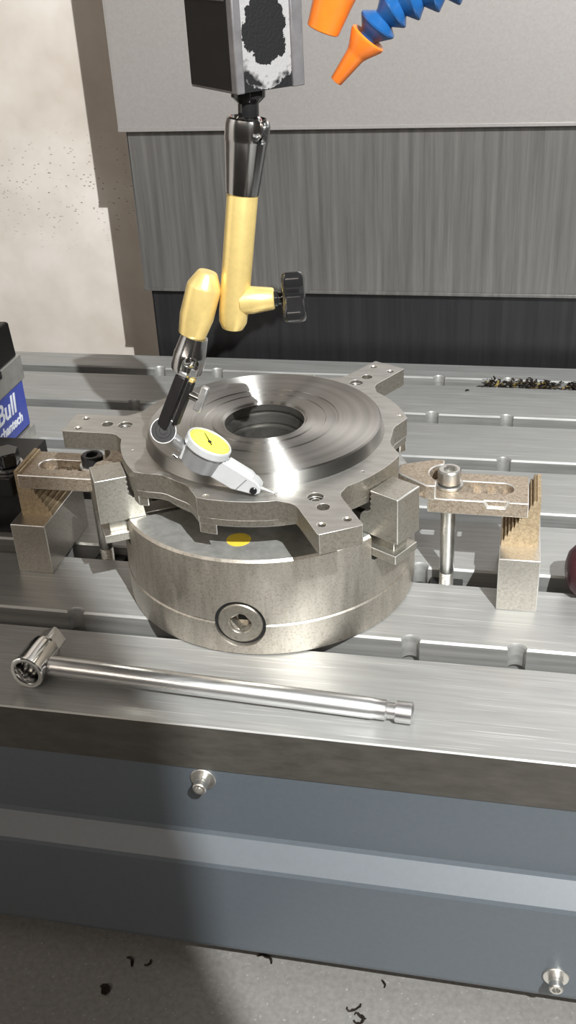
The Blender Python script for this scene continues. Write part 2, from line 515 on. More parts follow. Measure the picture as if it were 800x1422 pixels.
# pinion with a square key hole
q = PC - pd * 1.2
side = Vector((-pd.y, pd.x, 0)); up = Vector((0, 0, 1))
def pinion():
    mb = MB(); n = 40; vs = []
    sq = []
    for k in range(n):
        a = 2 * math.pi * (k + 0.5) / n + 0.5
        c, s = math.cos(a), math.sin(a)
        sq.append((c, s))
    a0 = 0.62
    def square(c, s, h):
        x = c * math.cos(a0) + s * math.sin(a0); y = -c * math.sin(a0) + s * math.cos(a0)
        k = h / max(abs(x), abs(y)); x, y = x * k, y * k
        return x * math.cos(a0) - y * math.sin(a0), x * math.sin(a0) + y * math.cos(a0)
    rings = []
    def ring(fn, depth):
        rings.append(len(vs))
        for c, s in sq:
            x, y = fn(c, s)
            vs.append(q + side * x + up * y + pd * depth)
    ring(lambda c, s: (c * 13.4, s * 13.4), -9)
    ring(lambda c, s: (c * 13.4, s * 13.4), -0.6)
    ring(lambda c, s: (c * 12.8, s * 12.8), 0)
    ring(lambda c, s: (c * 7.0, s * 7.0), 0)
    ring(lambda c, s: (c * 6.4, s * 6.4), -0.8)
    ring(lambda c, s: (c * 6.2, s * 6.2), -2.2)
    ring(lambda c, s: square(c, s, 4.6), -2.6)
    ring(lambda c, s: square(c, s, 4.6), -9)
    fs = []
    for a, b in zip(rings, rings[1:]):
        fs += [(a + k, a + (k + 1) % n, b + (k + 1) % n, b + k) for k in range(n)]
    fs.append(tuple(rings[-1] + k for k in range(n)))
    return mb.add(vs, fs)
pn = part('pinion', pinion(), 'cast_steel', chk, label='round pinion end with a square key hole')
mb = MB().rev(q, pd, [(-8.4, 0), (-8.4, 4.4), (-8.3, 4.4), (-8.3, 0)], 4)
part('key_hole_shade', mb, 'black_void', pn)  # black sheet, shade painted in at the bottom of the key hole
mb = MB().rev(PC - pd * 9, pd, [(0, 13.5), (6.2, 13.5), (6.2, 15.3), (0, 15.3)], 48)
part('pinion_gap_shade', mb, 'black_oxide', pn)  # black ring standing in for the shaded gap around the pinion
# jaws
jp = [(109, 66), (109, 94.6), (108.6, 95), (89.9, 95), (89.6, 94.4), (90.7, 92.6), (89.5, 91.2), (90.7, 89.4), (89.4, 88), (90.6, 86.2), (89.2, 84.8), (90.2, 83), (87.6, 80.6), (84.0, 79.2), (82.4, 77), (81.6, 72), (81, 66)]
for i, a in enumerate(ANG):
    Mr = Matrix.Translation((1.4, -2.0, 0)) @ Matrix.Rotation(a * D2R, 4, 'Z') @ frame((0, 10.5, 0), (1, 0, 0), (0, 0, 1), (0, -1, 0))
    mb = MB().prism(jp, 0, 21, Mr)
    jw = part('jaw', mb, 'jaw_steel', chk, 0.45)
    M2 = Matrix.Translation((1.4, -2.0, 0)) @ Matrix.Rotation(a * D2R, 4, 'Z')
    mb = MB().prism([(50, -6.4), (103.5, -6.4), (103.5, 6.4), (50, 6.4)], 57.4, 66, M2)
    mb.prism([(50, -10.5), (107.6, -10.5), (107.6, 10.5), (50, 10.5)], 52, 57.4, M2)
    part('jaw_rail', mb, 'jaw_steel', jw, 0.3)
mb = MB().rev((-1, -71, 66.0), (0, 0, 1), [(0, 0), (0, 7.2), (0.12, 7.2), (0.12, 0)], 40)
part('round_sticker', mb, 'sticker_yellow', chk, label='small round yellow sticker on the chuck face')

# ================================================================== WORKPIECE
PX, PY = 1.4, -2.0
wp = thing('flange_plate', (PX, PY, 80), 'turned steel flange with three arms and a bored centre, gripped in the chuck', 'workpiece')
ARM = -59.6
def sector(rim, arms=True):
    out = []
    if arms:
        out += [(128.2, -12.6), (129.0, -12.0), (129.0, 12.0), (128.2, 12.6), (99, 12.8), (95, 13.2), (92, 14.6), (89.8, 17)]
    a0, a1 = (13.0, 43.5) if arms else (0, 43.5)
    for k in range(9): out.append(pol(rim, a0 + (a1 - a0) * k / 8))
    out += [pol(rim - 3, 46.5), pol(79.8, 52), pol(78.4, 55), pol(78.4, 61), pol(78.8, 67), pol(80, 69.5)]
    b0, b1 = (77.0, 106.5) if arms else (77.0, 118)
    for k in range(9): out.append(pol(rim, b0 + (b1 - b0) * k / 8))
    if arms:
        out += [rot2((90.2, -17.0), 120 * D2R), rot2((92.4, -14.8), 120 * D2R), rot2((95.5, -13.2), 120 * D2R), rot2((99, -12.8), 120 * D2R)]
    return out
def outline(rim, arms=True):
    pts = []
    for k in range(3):
        pts += [rot2(p, (ARM + 120 * k) * D2R) for p in sector(rim, arms)]
    return [(x + PX, y + PY) for x, y in pts]
mb = MB().prism(outline(89), 91, 103)
flange = part('flange', mb, 'milled_steel', wp, 0.9)
cutm = [MB().rev((PX, PY, 60), (0, 0, 1), [(0, 0), (0, 30), (60, 30), (60, 0)], 48)]
hc = MB()
for k in range(3):
    for r, t, rad, rc in ((91, 0, 2.6, 4.6), (103, 0, 3.6, 3.7), (120, -7.2, 1.9, 2.6), (120, 7.2, 1.9, 2.6), (86.2, None, 1.3, 1.9), (83.5, 26, 0.8, 1.1)):
        if t is None: x, y = pol(85.5, 79.8)
        elif r == 83.5: x, y = pol(82, 25)
        else: x, y = r, t
        x, y = rot2((x, y), (ARM + 120 * k) * D2R)
        hc.rev((x + PX, y + PY, 94.5), (0, 0, 1), [(0, 0), (0, rad), (7.6 if rc < 4.5 else 6.0, rad), (8.6 if rc < 4.5 else 6.0, rc), (12, rc), (12, 0)], 22)
cut(flange, [hc] + cutm)
flange.data.materials.append(MATS['cast_steel'])      # slot 2 (0 milled, 1 bright edge)
flange.data.materials.append(MATS['black_oxide'])     # slot 3: black hole floors, depth shade painted in
for p in flange.data.polygons:
    if abs(p.normal.z) < 0.7:
        c = p.center
        r = math.hypot(c.x, c.y)
        p.material_index = 2
    elif p.normal.z > 0.7 and p.center.z < 0.0225: p.material_index = 3
    elif p.normal.z < -0.7: p.material_index = 2
# skirt, legs and hub below the flange
mb = MB().prism(outline(88.6, False), 86.5, 91)
skirt = part('skirt', mb, 'cast_steel', wp, 0.4)
cut(skirt, [MB().rev((PX, PY, 60), (0, 0, 1), [(0, 0), (0, 68), (60, 68), (60, 0)], 64)])
for k in range(3):
    for angs in ((38.5, 43.5, 46.2), (84, 77, 75.4)):
        p_ = [pol(88.4, angs[0]), pol(88.4, angs[1]), pol(84, angs[2]), pol(79, (angs[1] * 2 + angs[0]) / 3)]
        p_ = [rot2(c, (ARM + 120 * k) * D2R) for c in p_]
        p_ = [(x + PX, y + PY) for x, y in p_]
        mb = MB().prism(p_, 80.2, 87)
        part('foot', mb, 'cast_steel', wp, 0.5)
mb = MB().rev((PX, PY, 0), (0, 0, 1), [(91, 30), (91, 74), (80, 72), (78, 70), (78, 30), (91, 30)], 96)
part('hub', mb, 'cast_steel', wp)
# raised turned disc with bore
mb = MB().rev((PX, PY, 0), (0, 0, 1), [(103.0, 30), (103.0, 73.6), (104.6, 72.6), (110.2, 71.6), (111, 70.8), (111, 45.6), (110.5, 45.2), (110.5, 43.6), (110.9, 43.2), (110.9, 38.0), (110.4, 37.4), (110.2, 32.4), (110.8, 31.8), (110.8, 26.6), (109.6, 25.2), (109.6, 24.6), (105.5, 24.6), (105.2, 26.2), (103.0, 26.2), (102.6, 24.9), (97, 24.4), (96.6, 25.8), (94.6, 25.8), (94.2, 23.2), (82, 23.2), (82, 30), (103, 30)], 128)
disc = part('raised_disc', mb, 'turned_steel', wp, ang=25, label='turned raised disc around the bore')
disc.data.materials.append(MATS['bore_shade_steel'])
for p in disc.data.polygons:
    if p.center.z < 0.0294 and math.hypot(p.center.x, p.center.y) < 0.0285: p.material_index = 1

# ================================================================== CLAMPING SETS
YC = 5.0
def riser(x0, x1, y0, y1, lab):
    mb = MB().box(x0, x1, y0, y1, 0, 37)
    o = solid('riser_block', mb, 'block_steel', ((x0 + x1) / 2, (y0 + y1) / 2, 0), 0.5)
    return tag(o, lab, 'block', 'riser blocks under the step blocks')
riser(147.3, 171.9, -27.5, 38, 'square steel riser block right of the chuck under a step block')
riser(-171.4, -146.8, -25.5, 40, 'square steel riser block left of the chuck under a step block')
def step_block(sgn, x_in, x_out, lab):
    """stair profile climbing away from the chuck"""
    n = 10; z0, z1 = 38.5, 70.0
    pts = [(x_in, 37), ]
    dx = (x_out - sgn * 2.2 - x_in) / n; dz = (z1 - z0) / n
    for i in range(n):
        xa = x_in + dx * i; za = z0 + dz * i
        pts += [(xa + dx * 0.02, za + dz * 0.75), (xa + dx * 0.35, za + dz * 0.95), (xa + dx * 0.75, za + dz * 0.55)]
    pts += [(x_out - sgn * 2.2, z1), (x_out, z1), (x_out, 37)]
    M = frame((0, -12, 0), (1, 0, 0), (0, 0, 1), (0, 1, 0))
    mb = MB().prism(pts, 0, 34, M)
    o = solid('step_block', mb, 'step_steel', ((x_in + x_out) / 2, YC, 37), 0.0)
    return tag(o, lab, 'step block', 'step blocks holding the clamp straps')
step_block(1, 148.2, 170.0, 'serrated step block right of the chuck propping the clamp heel')
step_block(-1, -147.0, -168.6, 'brownish serrated step block left of the chuck propping the clamp heel')
def strap(sgn, xs, x_heel, lab):
    """clamp strap: flat slotted heel, raised nose over the chuck; xs = bolt axis"""
    t = thing('clamp_strap', (xs, YC, 58), lab, 'clamp', 'strap clamps holding the chuck')
    def X(d): return xs + sgn * d          # d > 0: away from the chuck
    L = abs(x_heel - xs)
    pl = [(-12, -17), (-1, -17.6), (L, -17.6), (L, 17.6), (-12, 17.6)]
    pl = [(X(a), YC + b) for a, b in pl]
    if sgn < 0: pl = pl[::-1]
    body = part('strap_body', MB().prism(pl, 57.6, 67.6), 'clamp_steel', t, 0.6)
    so = []
    for k in range(13): so.append((L - 9 - 7 + 7.0 * math.cos(math.pi * (k / 12 - 0.5)), 7.0 * math.sin(math.pi * (k / 12 - 0.5))))
    for k in range(13): so.append((-2 + 7.0 * math.cos(math.pi * (k / 12 + 0.5)), 7.0 * math.sin(math.pi * (k / 12 + 0.5))))
    so = [(X(a), YC + b) for a, b in so]
    if sgn < 0: so = so[::-1]
    cc = [MB().prism(so, 40, 90)]
    if sgn > 0:
        cc.append(MB().prism([(X(L - 26), 66.6), (X(L - 24), 63.2), (X(L - 14), 63.2), (X(L - 12), 66.6), (X(L - 12), 80), (X(L - 26), 80)], 0, 2.2, frame((0, YC - 18.2, 0), (1, 0, 0), (0, 0, 1), (0, 1, 0))))
    cut(body, cc)
    # step ribs inside the slot seen from above
    for d in (L - 16, L - 25, L - 34):
        if d > 11:
            part('slot_rib', MB().box(min(X(d), X(d + 5)), max(X(d), X(d + 5)), YC - 7.0, YC + 7.0, 58.2, 61.6), 'clamp_steel', t, 0.3)
    # raised nose with a round seat milled for the bolt head
    nose = [(-4, -17.4), (-4, 17.4), (-10, 17.4), (-30, 9), (-31.5, 7), (-31.5, -2), (-29, -5), (-13, -17.4)]
    nose = [(X(a), YC + b) for a, b in nose]
    if sgn > 0: nose = nose[::-1]
    nb = part('strap_nose', MB().prism(nose, 66.4, 76.4), 'clamp_steel', t, 0.7)
    cut(nb, [MB().rev((X(0), YC, 60), (0, 0, 1), [(0, 0), (0, 12.2), (40, 12.2), (40, 0)], 36),
             MB().box(min(X(-7), X(20)), max(X(-7), X(20)), YC - 30, YC + 2, 60, 90)])
    return t
strap(1, 114.6, 163.0, 'rusty slotted clamp strap right of the chuck')
strap(-1, -119.5, -166.6, 'dark brown slotted clamp strap left of the chuck')
def bolt(x, z_head, mats, lab):
    t = thing('socket_bolt', (x, YC, -20), lab, 'bolt', 'socket head bolts through the straps')
    hm, wm = mats
    mb = MB().rev((x, YC, 0), (0, 0, 1), [(z_head - 9, 0), (z_head - 9, 6.9), (z_head - 8.6, 7.2), (z_head - 0.8, 7.2), (z_head, 6.4), (z_head, 4.6)], 36)
    n = 36
    # hexagon socket
    hexr = []
    for k in range(36):
        a = 2 * math.pi * k / 36
        hexr.append(3.9 / math.cos(((a + 0.3) % (math.pi / 3)) - math.pi / 6) * 0.92)
    o = len(mb.v)
    ringv = []
    top = [Vector((x + 4.6 * math.cos(2 * math.pi * k / 36), YC + 4.6 * math.sin(2 * math.pi * k / 36), z_head)) for k in range(36)]
    a = [Vector((x + hexr[k] * math.cos(2 * math.pi * k / 36), YC + hexr[k] * math.sin(2 * math.pi * k / 36), z_head - 0.4)) for k in range(36)]
    b = [v - Vector((0, 0, 4.2)) for v in a]
    mb.add(top + a + b, [(k, (k + 1) % n, n + (k + 1) % n, n + k) for k in range(n)] + [(n + k, n + (k + 1) % n, 2 * n + (k + 1) % n, 2 * n + k) for k in range(n)] + [tuple(range(2 * n, 3 * n))])
    part('bolt_head', mb, hm, t)
    mb = MB().rev((x, YC, 0), (0, 0, 1), [(67.6, 7.1), (67.6, 8.7), (68.0, 9.0), (69.2, 9.0), (69.6, 8.6), (69.6, 0)], 36)
    part('washer', mb, wm, t)
    pr = [(-20, 0), (-20, 4.2)]
    z = -19.0
    while z < 3.6:
        pr += [(z, 4.6), (z + 0.65, 3.9)]; z += 1.3
    pr += [(4.2, 4.3), (5.2, 4.7), (z_head - 9, 4.7), (z_head - 9, 0)]
    part('threaded_shank', MB().rev((x, YC, 0), (0, 0, 1), pr, 28), wm, t)
bolt(114.6, 79.4, ('bolt_steel', 'bolt_steel'), 'bright socket head bolt through the right clamp strap')
bolt(-119.5, 76.4, ('black_oxide', 'bolt_steel'), 'dark socket head bolt through the left clamp strap')
def t_nut(x, lab):
    mb = MB().box(x - 10.5, x + 10.5, YC - 8.8, YC + 8.8, -15, -7).box(x - 10.5, x + 10.5, YC - 15.2, YC + 15.2, -26.9, -15.2)
    o = solid('slot_nut', mb, 'black_oxide', (x, YC, -27), 0.4)
    cut(o, [MB().rev((x, YC, -40), (0, 0, 1), [(0, 0), (0, 4.8), (60, 4.8), (60, 0)], 24)])
    tag(o, lab, 'slot nut', 'nuts in the table slot')
t_nut(114.6, 'black T-slot nut at the foot of the right clamp bolt')
t_nut(-119.5, 'black T-slot nut at the foot of the left clamp bolt')

# ================================================================== VISE AT LEFT
vise = thing('machine_vise', (-290, 110, 0), 'black and silver machine vise with a blue printed label at the left edge', 'vise')
VX = -245.0
part('base_plate', MB().box(-340, VX + 0.6, 20, 172, 0.0, 14.2), 'aluminium', vise, 0.8)
part('vise_body', MB().box(-336, VX - 2.0, 24, 168, 14.6, 56.2), 'black_oxide', vise, 0.6)
lab_ = part('label_panel', MB().box(VX - 1.9, VX - 1.0, 26, 167, 17, 56), 'blue_label', vise, label='blue label panel with white lettering')
part('jaw_plate', MB().box(-340, VX, 22, 171, 56.4, 77.6), 'aluminium', vise, 0.8)
cutp = part('jaw_cover', MB().prism([(24, 77.8), (166.5, 77.8), (163.5, 107), (160, 108.8), (24, 108.8)], -338, VX - 1.2, MX), 'black_paint', vise, 1.2)
part('jaw_notch', MB().box(VX - 0.4, VX + 0.5, 40, 134, 71.5, 77.7), 'black_oxide', vise, 0.4)
def text_on(txt, size, right_y, z, parent):
    cu = bpy.data.curves.new('lettering', 'FONT')
    cu.body = txt; cu.size = size * S; cu.extrude = 0.25 * S; cu.align_x = 'RIGHT'
    cu.offset = 0.28 * S
    cu.shear = 0.15
    o = bpy.data.objects.new('tmp', cu); COL.objects.link(o)
    bpy.context.view_layer.update()
    me = bpy.data.meshes.new_from_object(o.evaluated_get(bpy.context.evaluated_depsgraph_get()))
    bpy.data.objects.remove(o)
    Mx = frame(Vector((VX - 0.9, right_y, z)) * S - ORI[parent.name] * S, (0, 1, 0), (0, 0, 1), (1, 0, 0))
    me.transform(Mx)
    me.materials.clear(); me.materials.append(MATS['white_print'])
    t = bpy.data.objects.new('lettering', me); COL.objects.link(t); t.parent = parent
    ORI[t.name] = ORI[parent.name]
text_on('Bull', 23, 149, 36.5, lab_)
text_on('mechantech', 11.5, 156, 25, lab_)
# black clamp holding the vise
blk = thing('vise_clamp', (-215, 20, 0), 'black clamp block beside the vise, left of the brown step block', 'clamp')
part('clamp_base', MB().box(-262, -177, 21, 52, 0, 48), 'black_oxide', blk, 0.8)
part('clamp_plate', MB().box(-262, -173.4, -10, 50, 48.2, 63), 'black_oxide', blk, 1.0)
hb = thing('hex_bolt', (-182.5, 6, 63), 'black hex head bolt with washer on the clamp beside the vise', 'bolt')
part('washer', MB().rev((-182.5, 6, 63), (0, 0, 1), [(0.05, 0), (0.05, 11), (0.5, 11.4), (2.2, 11.4), (2.6, 11), (2.6, 0)], 36), 'dark_chrome', hb)
hx = [(-182.5 + 9.6 * math.cos(k * math.pi / 3 - 0.35), 6 + 9.6 * math.sin(k * math.pi / 3 - 0.35)) for k in range(6)]
part('hex_head', MB().prism(hx, 65.7, 75.5), 'black_chrome', hb, 0.7)

# ================================================================== CHUCK KEY
key = thing('chuck_key', (0, -133, 0), 'chrome chuck key with a long bar lying on the table front', 'wrench')
A = Vector((-113.3, -141.0, 10.4)); ax = Vector((0.055, 1, -0.02)).normalized()
mb = MB().rev(A, ax, [(16, 0), (16, 6.6), (1.2, 7.0), (0.2, 7.6), (0, 8.2), (0, 9.8), (0.6, 10.4), (2.2, 10.4), (2.8, 9.6), (22, 9.6), (24.5, 9.2), (26.5, 7.2), (26.5, 0)], 48)
head = part('socket_head', mb, 'chrome', key)
e = A + ax * 26
sd = Vector((1, -0.055, 0)).normalized(); uu = sd.cross(ax)
M = frame(e, (sd * 0.86 + uu * 0.5), (uu * 0.86 - sd * 0.5), ax)
mb = MB().prism([(-6, -4.6), (-4.6, -6), (4.6, -6), (6, -4.6), (6, 4.6), (4.6, 6), (-4.6, 6), (-6, 4.6)], 0, 11, M)
part('square_drive', mb, 'satin_chrome', key, 0.6)
B0 = Vector((-111.0, -129.5, 8.4)); B1 = Vector((108.0, -137.8, 6.2))
L = (B1 - B0).length
mb = MB().rev(B0, B1 - B0, [(6, 0), (8, 5.9), (14, 6.1), (L - 22.5, 5.9), (L - 22, 5.6), (L - 15.2, 5.6), (L - 14.2, 4.5), (L - 10.4, 4.5), (L - 10.2, 5.4), (L - 9.6, 6.0), (L - 1.2, 6.0), (L, 4.6), (L, 0)], 40)
part('handle_bar', mb, 'satin_chrome', key)
mb = MB().rev(B0, B0 - B1, [(8.5, 0), (8.5, 4.0), (11.4, 3.8), (13, 2.4), (13.4, 0)], 28)
part('bar_end_stud', mb, 'satin_chrome', key)

# ================================================================== INDICATOR HOLDER
hold = thing('indicator_holder', (19.6, -62, 300), 'magnetic base with gold articulated arm hanging above the flange', 'indicator stand')
E = Vector((19, -80, 309)); dr = Vector((0.7071, 0.7071, 0)); dl = Vector((-0.7071, 0.7071, 0)); W, DP, HH = 37.0, 43.0, 53.0
M = frame(E, dr, dl, (0, 0, 1))
def boxM(x0, x1, y0, y1, z0, z1, M): return MB().prism([(x0, y0), (x1, y0), (x1, y1), (x0, y1)], z0, z1, M)
base = part('magnet_block', boxM(0.2, W - 0.2, 4.0, DP, 0.5, HH, M), 'black_paint', hold, 0.6)
part('pole_plate', boxM(0, 4.4, 0, DP, 0, HH, M), 'pole_steel', base, 0.6)
part('pole_plate', boxM(W - 6.5, W, 0, DP, 0, HH, M), 'pole_steel', base, 0.6)
part('side_paint', boxM(-0.15, 0.0, 4.5, DP - 0.3, 1.2, HH, M), 'black_paint', base)
# flaked face panel: own object so its texture runs in its own plane
fw = W - 6.5 - 4.4
mb = MB().prism([(-fw / 2, 0), (fw / 2, 0), (fw / 2, 3), (-fw / 2, 3)], 0, HH - 0.4)
fme = mb.mesh('flaked_panel')
fp = link('flaked_panel', fme, 'flaked_face', base)
fp['label'] = 'worn face with black paint flaked to bright metal'
fp.matrix_local = Matrix.Translation((M @ Vector((4.4 + fw / 2, 1.2, 0.2))) * S - ORI[hold.name] * S) @ Matrix.Rotation(math.pi / 4, 4, 'Z')
part('switch_strip', boxM(-0.5, 0.2, 6, DP - 5, HH - 15, HH - 6, M), 'dark_chrome', base, 0.3)
# ball stud and upper arm
P0 = Vector((19.6, -62, 309)); BALL = Vector((18.8, -62.5, 291.5))
mb = MB().rev(P0 + Vector((0, 0, 0.2)), BALL - P0, [(0, 0), (0, 8.2), (3.4, 8.2), (6.4, 5.0), (12, 5.0), (13, 4.6), (16, 4.6), (16, 0)], 36)
part('ball_stud', mb, 'black_chrome', hold)
mb = MB().rev(BALL + Vector((0, 0, 7.6)), (0, 0, -1), [(7.6 - 7.6 * math.cos(math.pi * k / 14), 7.6 * math.sin(math.pi * k / 14)) for k in range(15)], 32)
part('ball', mb, 'chrome', hold)
T1 = Vector((5.0, -68.5, 197.0))          # lower end of the gold upper tube
d1 = (T1 - Vector((19.2, -62, 300))).normalized()
SK = Vector((18.9, -62.3, 296.5))
def socket(parent, A, ax, R, L, r_end, notch_dir, mat):
    mb = MB().rev(A, ax, [(1.5, R - 2.6), (0, R - 1.6), (0.6, R - 0.5), (3, R), (10, R), (10.6, R - 0.3), (L, r_end), (L, 0), (R * 1.15, 0), (R * 0.9, R - 3.2), (1.5, R - 2.6)], 44)
    o = part('ball_socket', mb, mat, parent)
    nd = Vector(notch_dir); nd = (nd - ax * nd.dot(ax)).normalized()
    w = ax.cross(nd)
    # slot that lets the stud swing out
    pts = [(-4, -4.6), (6.5, -4.6)] + [(6.5 + 4.6 * math.sin(math.pi * k / 8), -4.6 * math.cos(math.pi * k / 8)) for k in range(1, 8)] + [(6.5, 4.6), (-4, 4.6)]
    cut(o, [MB().prism(pts, 0, R * 2, frame(A, ax, w, nd))])
    return o
ua = part('upper_arm', MB().rev(SK + d1 * 34, d1, [(0, 0), (0, 7.4), (1, 7.7), (60, 7.6), (66, 7.2), (69.4, 5.6), (70.4, 0)], 40), 'yellow_anodised', hold)
socket(ua, SK, d1, 10.8, 35, 8.2, (0.75, -0.55, 0), 'dark_chrome')
# elbow hub, lock knob
hx_ = Vector((0.975, 0.17, 0.03)).normalized()
HC = Vector((8.0, -68.3, 208.6))
part('elbow_hub', MB().rev(HC, hx_, [(2, 0), (2, 7.0), (8, 7.0), (18.6, 5.6), (19.4, 5.0), (19.4, 0)], 36), 'yellow_anodised', hold)
kb = part('knob_collar', MB().rev(HC, hx_, [(19.0, 0), (19.0, 4.0), (21, 4.0), (21.4, 3.2), (23, 3.2), (23.4, 5.2), (26, 5.6), (26, 0)], 32), 'black_chrome', hold)
ku = Vector((0.02, 0.35, 0.94)); ku = (ku - hx_ * ku.dot(hx_)).normalized(); kw = hx_.cross(ku)
pts = []
for k in range(72):
    a = 2 * math.pi * k / 72
    r = 12.6 - 3.6 * math.cos(4 * a)
    pts.append((r * math.cos(a), r * math.sin(a)))
part('lock_knob', MB().prism(pts, 24.0, 35.0, frame(HC, ku, kw, hx_)), 'black_chrome', hold, 2.6, label='black glossy lobed lock knob')
# lower arm
LA = Vector((-5.2, -70.5, 224.5)); LB = Vector((-15.6, -74.5, 192.0)); d2 = (LB - LA).normalized()
part('lower_arm', MB().rev(LA, d2, [(0, 0), (0, 4.6), (0.5, 5.2), (7.2, 8.6), (8.4, 8.9), (24, 8.9), (34, 7.2), (34.5, 0)], 40), 'yellow_anodised', hold)
la = [c for c in hold.children if c.name.startswith('lower_arm')][0]
B2 = Vector((-17.6, -77.0, 180.0))
SK2 = B2 + (-d2) * -7.5
mb_ax = -d2
socket(la, SK2, mb_ax, 8.6, 20, 7.0, (0.35, -0.9, 0), 'dark_chrome')
mb = MB().rev(B2 + Vector((0, 0, 5.4)), (0, 0, -1), [(5.4 - 5.4 * math.cos(math.pi * k / 12), 5.4 * math.sin(math.pi * k / 12)) for k in range(13)], 28)
part('ball', mb, 'chrome', hold)
# fine-adjust clamp: two bars, thumb screw, knurled knob
K = Vector((-32.2, -88.5, 143.0))
H0 = Vector((-19.6, -80.0, 172.4))
part('ball_stem', MB().rod(B2, H0 + Vector((-0.6, -0.4, -2)), 2.5), 'chrome', hold)
hd = (K - H0).normalized()
hs = Vector((0.92, 0.10, 0.36)); hs = (hs - hd * hs.dot(hd)).normalized(); hn = hs.cross(hd)
Mh = frame(H0, hs, hn, hd)
Lh = (K - H0).length
bar = part('clamp_bar', boxM(-4.2, 2.0, -3.4, 3.4, 1.5, Lh - 1, Mh), 'black_paint', hold, 0.7)
part('clamp_bar', boxM(3.4, 6.2, -3.2, 3.2, 2.5, Lh - 6, Mh), 'black_paint', hold, 0.6)
part('bar_tip', boxM(-3.8, 1.6, -3.0, 3.0, -1.0, 1.6, Mh), 'satin_chrome', hold, 0.5)
part('bar_tip', boxM(3.6, 6.0, -2.8, 2.8, 0.2, 2.6, Mh), 'yellow_anodised', hold, 0.5)
TS = H0 + hd * 9.0 + hs * 6.0
part('thumb_screw', MB().rod(TS, TS + hs * 6, 2.4), 'dark_chrome', hold)
part('thumb_wing', boxM(6.0 + 4.8, 6.0 + 9.0, -2.2, 2.2, 1.5, 15.5, Mh), 'satin_chrome', hold, 0.8)
kd = Vector((0.25, -0.86, 0.43)).normalized()
kn = part('knurled_knob', MB().rev(K - kd * 5, kd, [(0, 0), (0, 7.0), (7.6, 7.2), (8.2, 6.9), (8.2, 6.6), (7.9, 6.5), (7.9, 0)], 40), 'satin_chrome', hold)
part('knob_cap', MB().rev(K - kd * 5, kd, [(7.9, 6.45), (8.35, 6.3), (8.35, 4.2), (8.25, 4.1), (8.4, 4.0), (8.4, 2.2), (8.3, 2.1), (8.42, 2.0), (8.42, 0)], 40), 'black_oxide', kn)

# ================================================================== DIAL INDICATOR
D = Vector((-9.57, -80.74, 133.86))
t_ = Vector((0.8758, 0.0363, -0.4813)); n_ = Vector((0.4768, 0.0896, 0.8744)); s_ = n_.cross(t_)
ind = thing('dial_indicator', tuple(Vector((25.5, -80, 103))), 'grey dial test indicator with a yellow face touching the flange', 'dial indicator')
Mi = frame(D, t_, n_, -s_)      # local: x along body, y dial normal, z towards the front side
dial = part('dial_case', MB().rev(D, n_, [(-15.5, 0), (-15.5, 10.5), (-4.4, 11.6), (-4.4, 0)], 48), 'indicator_case', ind)
bz = part('bezel', MB().rev(D, n_, [(-4.6, 10), (-4.6, 12.6), (-4.0, 13.0), (-0.4, 13.0), (0.3, 12.5), (0.3, 11.9), (-0.6, 11.7), (-4.6, 11.5)], 56), 'indicator_grey', dial)
fc_ = part('dial_face', MB().rev(D, n_, [(-4.0, 0), (-4.0, 11.6), (-0.4, 11.6), (-0.4, 0)], 48), 'dial_yellow', dial, label='round yellow dial face')
dm = MB()
for k in range(40):
    a = 2 * math.pi * k / 40
    r0 = 9.2 if k % 5 == 0 else 10.0
    c_ = t_ * math.cos(a) + s_ * math.sin(a); w_ = -t_ * math.sin(a) + s_ * math.cos(a)
    p0 = D + c_ * r0 - n_ * 0.36; p1 = D + c_ * 10.9 - n_ * 0.36
    hw = 0.12
    dm.add([p0 - w_ * hw, p1 - w_ * hw, p1 + w_ * hw, p0 + w_ * hw, p0 - w_ * hw + n_ * 0.05, p1 - w_ * hw + n_ * 0.05, p1 + w_ * hw + n_ * 0.05, p0 + w_ * hw + n_ * 0.05],
           [(0, 1, 2, 3), (4, 5, 6, 7), (0, 1, 5, 4), (1, 2, 6, 5), (2, 3, 7, 6), (3, 0, 4, 7)])
part('dial_marks', dm, 'black_paint', fc_)
c_ = (t_ * -0.55 + s_ * 0.83).normalized()
part('needle', MB().rod(D - c_ * 3.0 - n_ * 0.1, D + c_ * 8.5 - n_ * 0.1, 0.34, 0.16, 0.05, 8), 'black_paint', fc_)
part('needle_hub', MB().rev(D, n_, [(-0.4, 0), (-0.4, 1.1), (0.2, 1.0), (0.2, 0)], 16), 'black_paint', fc_)
body_ = [(-11, -15.6), (2.4, -16.6), (21.8, -18), (35.2, -14.6), (37.0, -12.2), (36.2, -9.2), (32.7, -7.2), (11.2, -5.2), (6, -5.0), (-11, -6)]
part('indicator_body', MB().prism([(a, b) for a, b in body_], -4.6, 4.6, Mi), 'indicator_grey', ind, 0.7)
part('dovetail_rail', MB().prism([(13, -5.6), (30, -7.2), (30.3, -5.6), (28, -4.6), (14, -3.4)], -1.8, 1.8, Mi), 'indicator_grey', ind, 0.3)
part('side_line', MB().prism([(24.0, -17.0), (24.6, -17.0), (27.4, -8.4), (26.8, -8.4)], 4.5, 4.75, Mi), 'indicator_case', ind)
pv = Mi @ Vector((33.2, -12.4, 4.5))
part('pivot_screw', MB().rev(pv, -s_, [(0, 0), (0, 2.1), (0.9, 2.0), (1.2, 1.6), (1.2, 0)], 24), 'black_chrome', ind)
part('stylus', MB().rod(Mi @ Vector((35.5, -11.4, 0)), Mi @ Vector((45.0, -10.1, 0)), 0.95, 0.5, 0.1, 16), 'satin_chrome', ind)
part('stylus_ball', MB().rev(Mi @ Vector((44.2, -10.1, 0)), t_, [(0.9 - 0.9 * math.cos(math.pi * k / 8), 0.9 * math.sin(math.pi * k / 8)) for k in range(9)], 16), 'chrome', ind)
st0 = Mi @ Vector((-11.0, -10.5, 0)); st1 = K + kd * -1.5
dv = (st1 - st0)
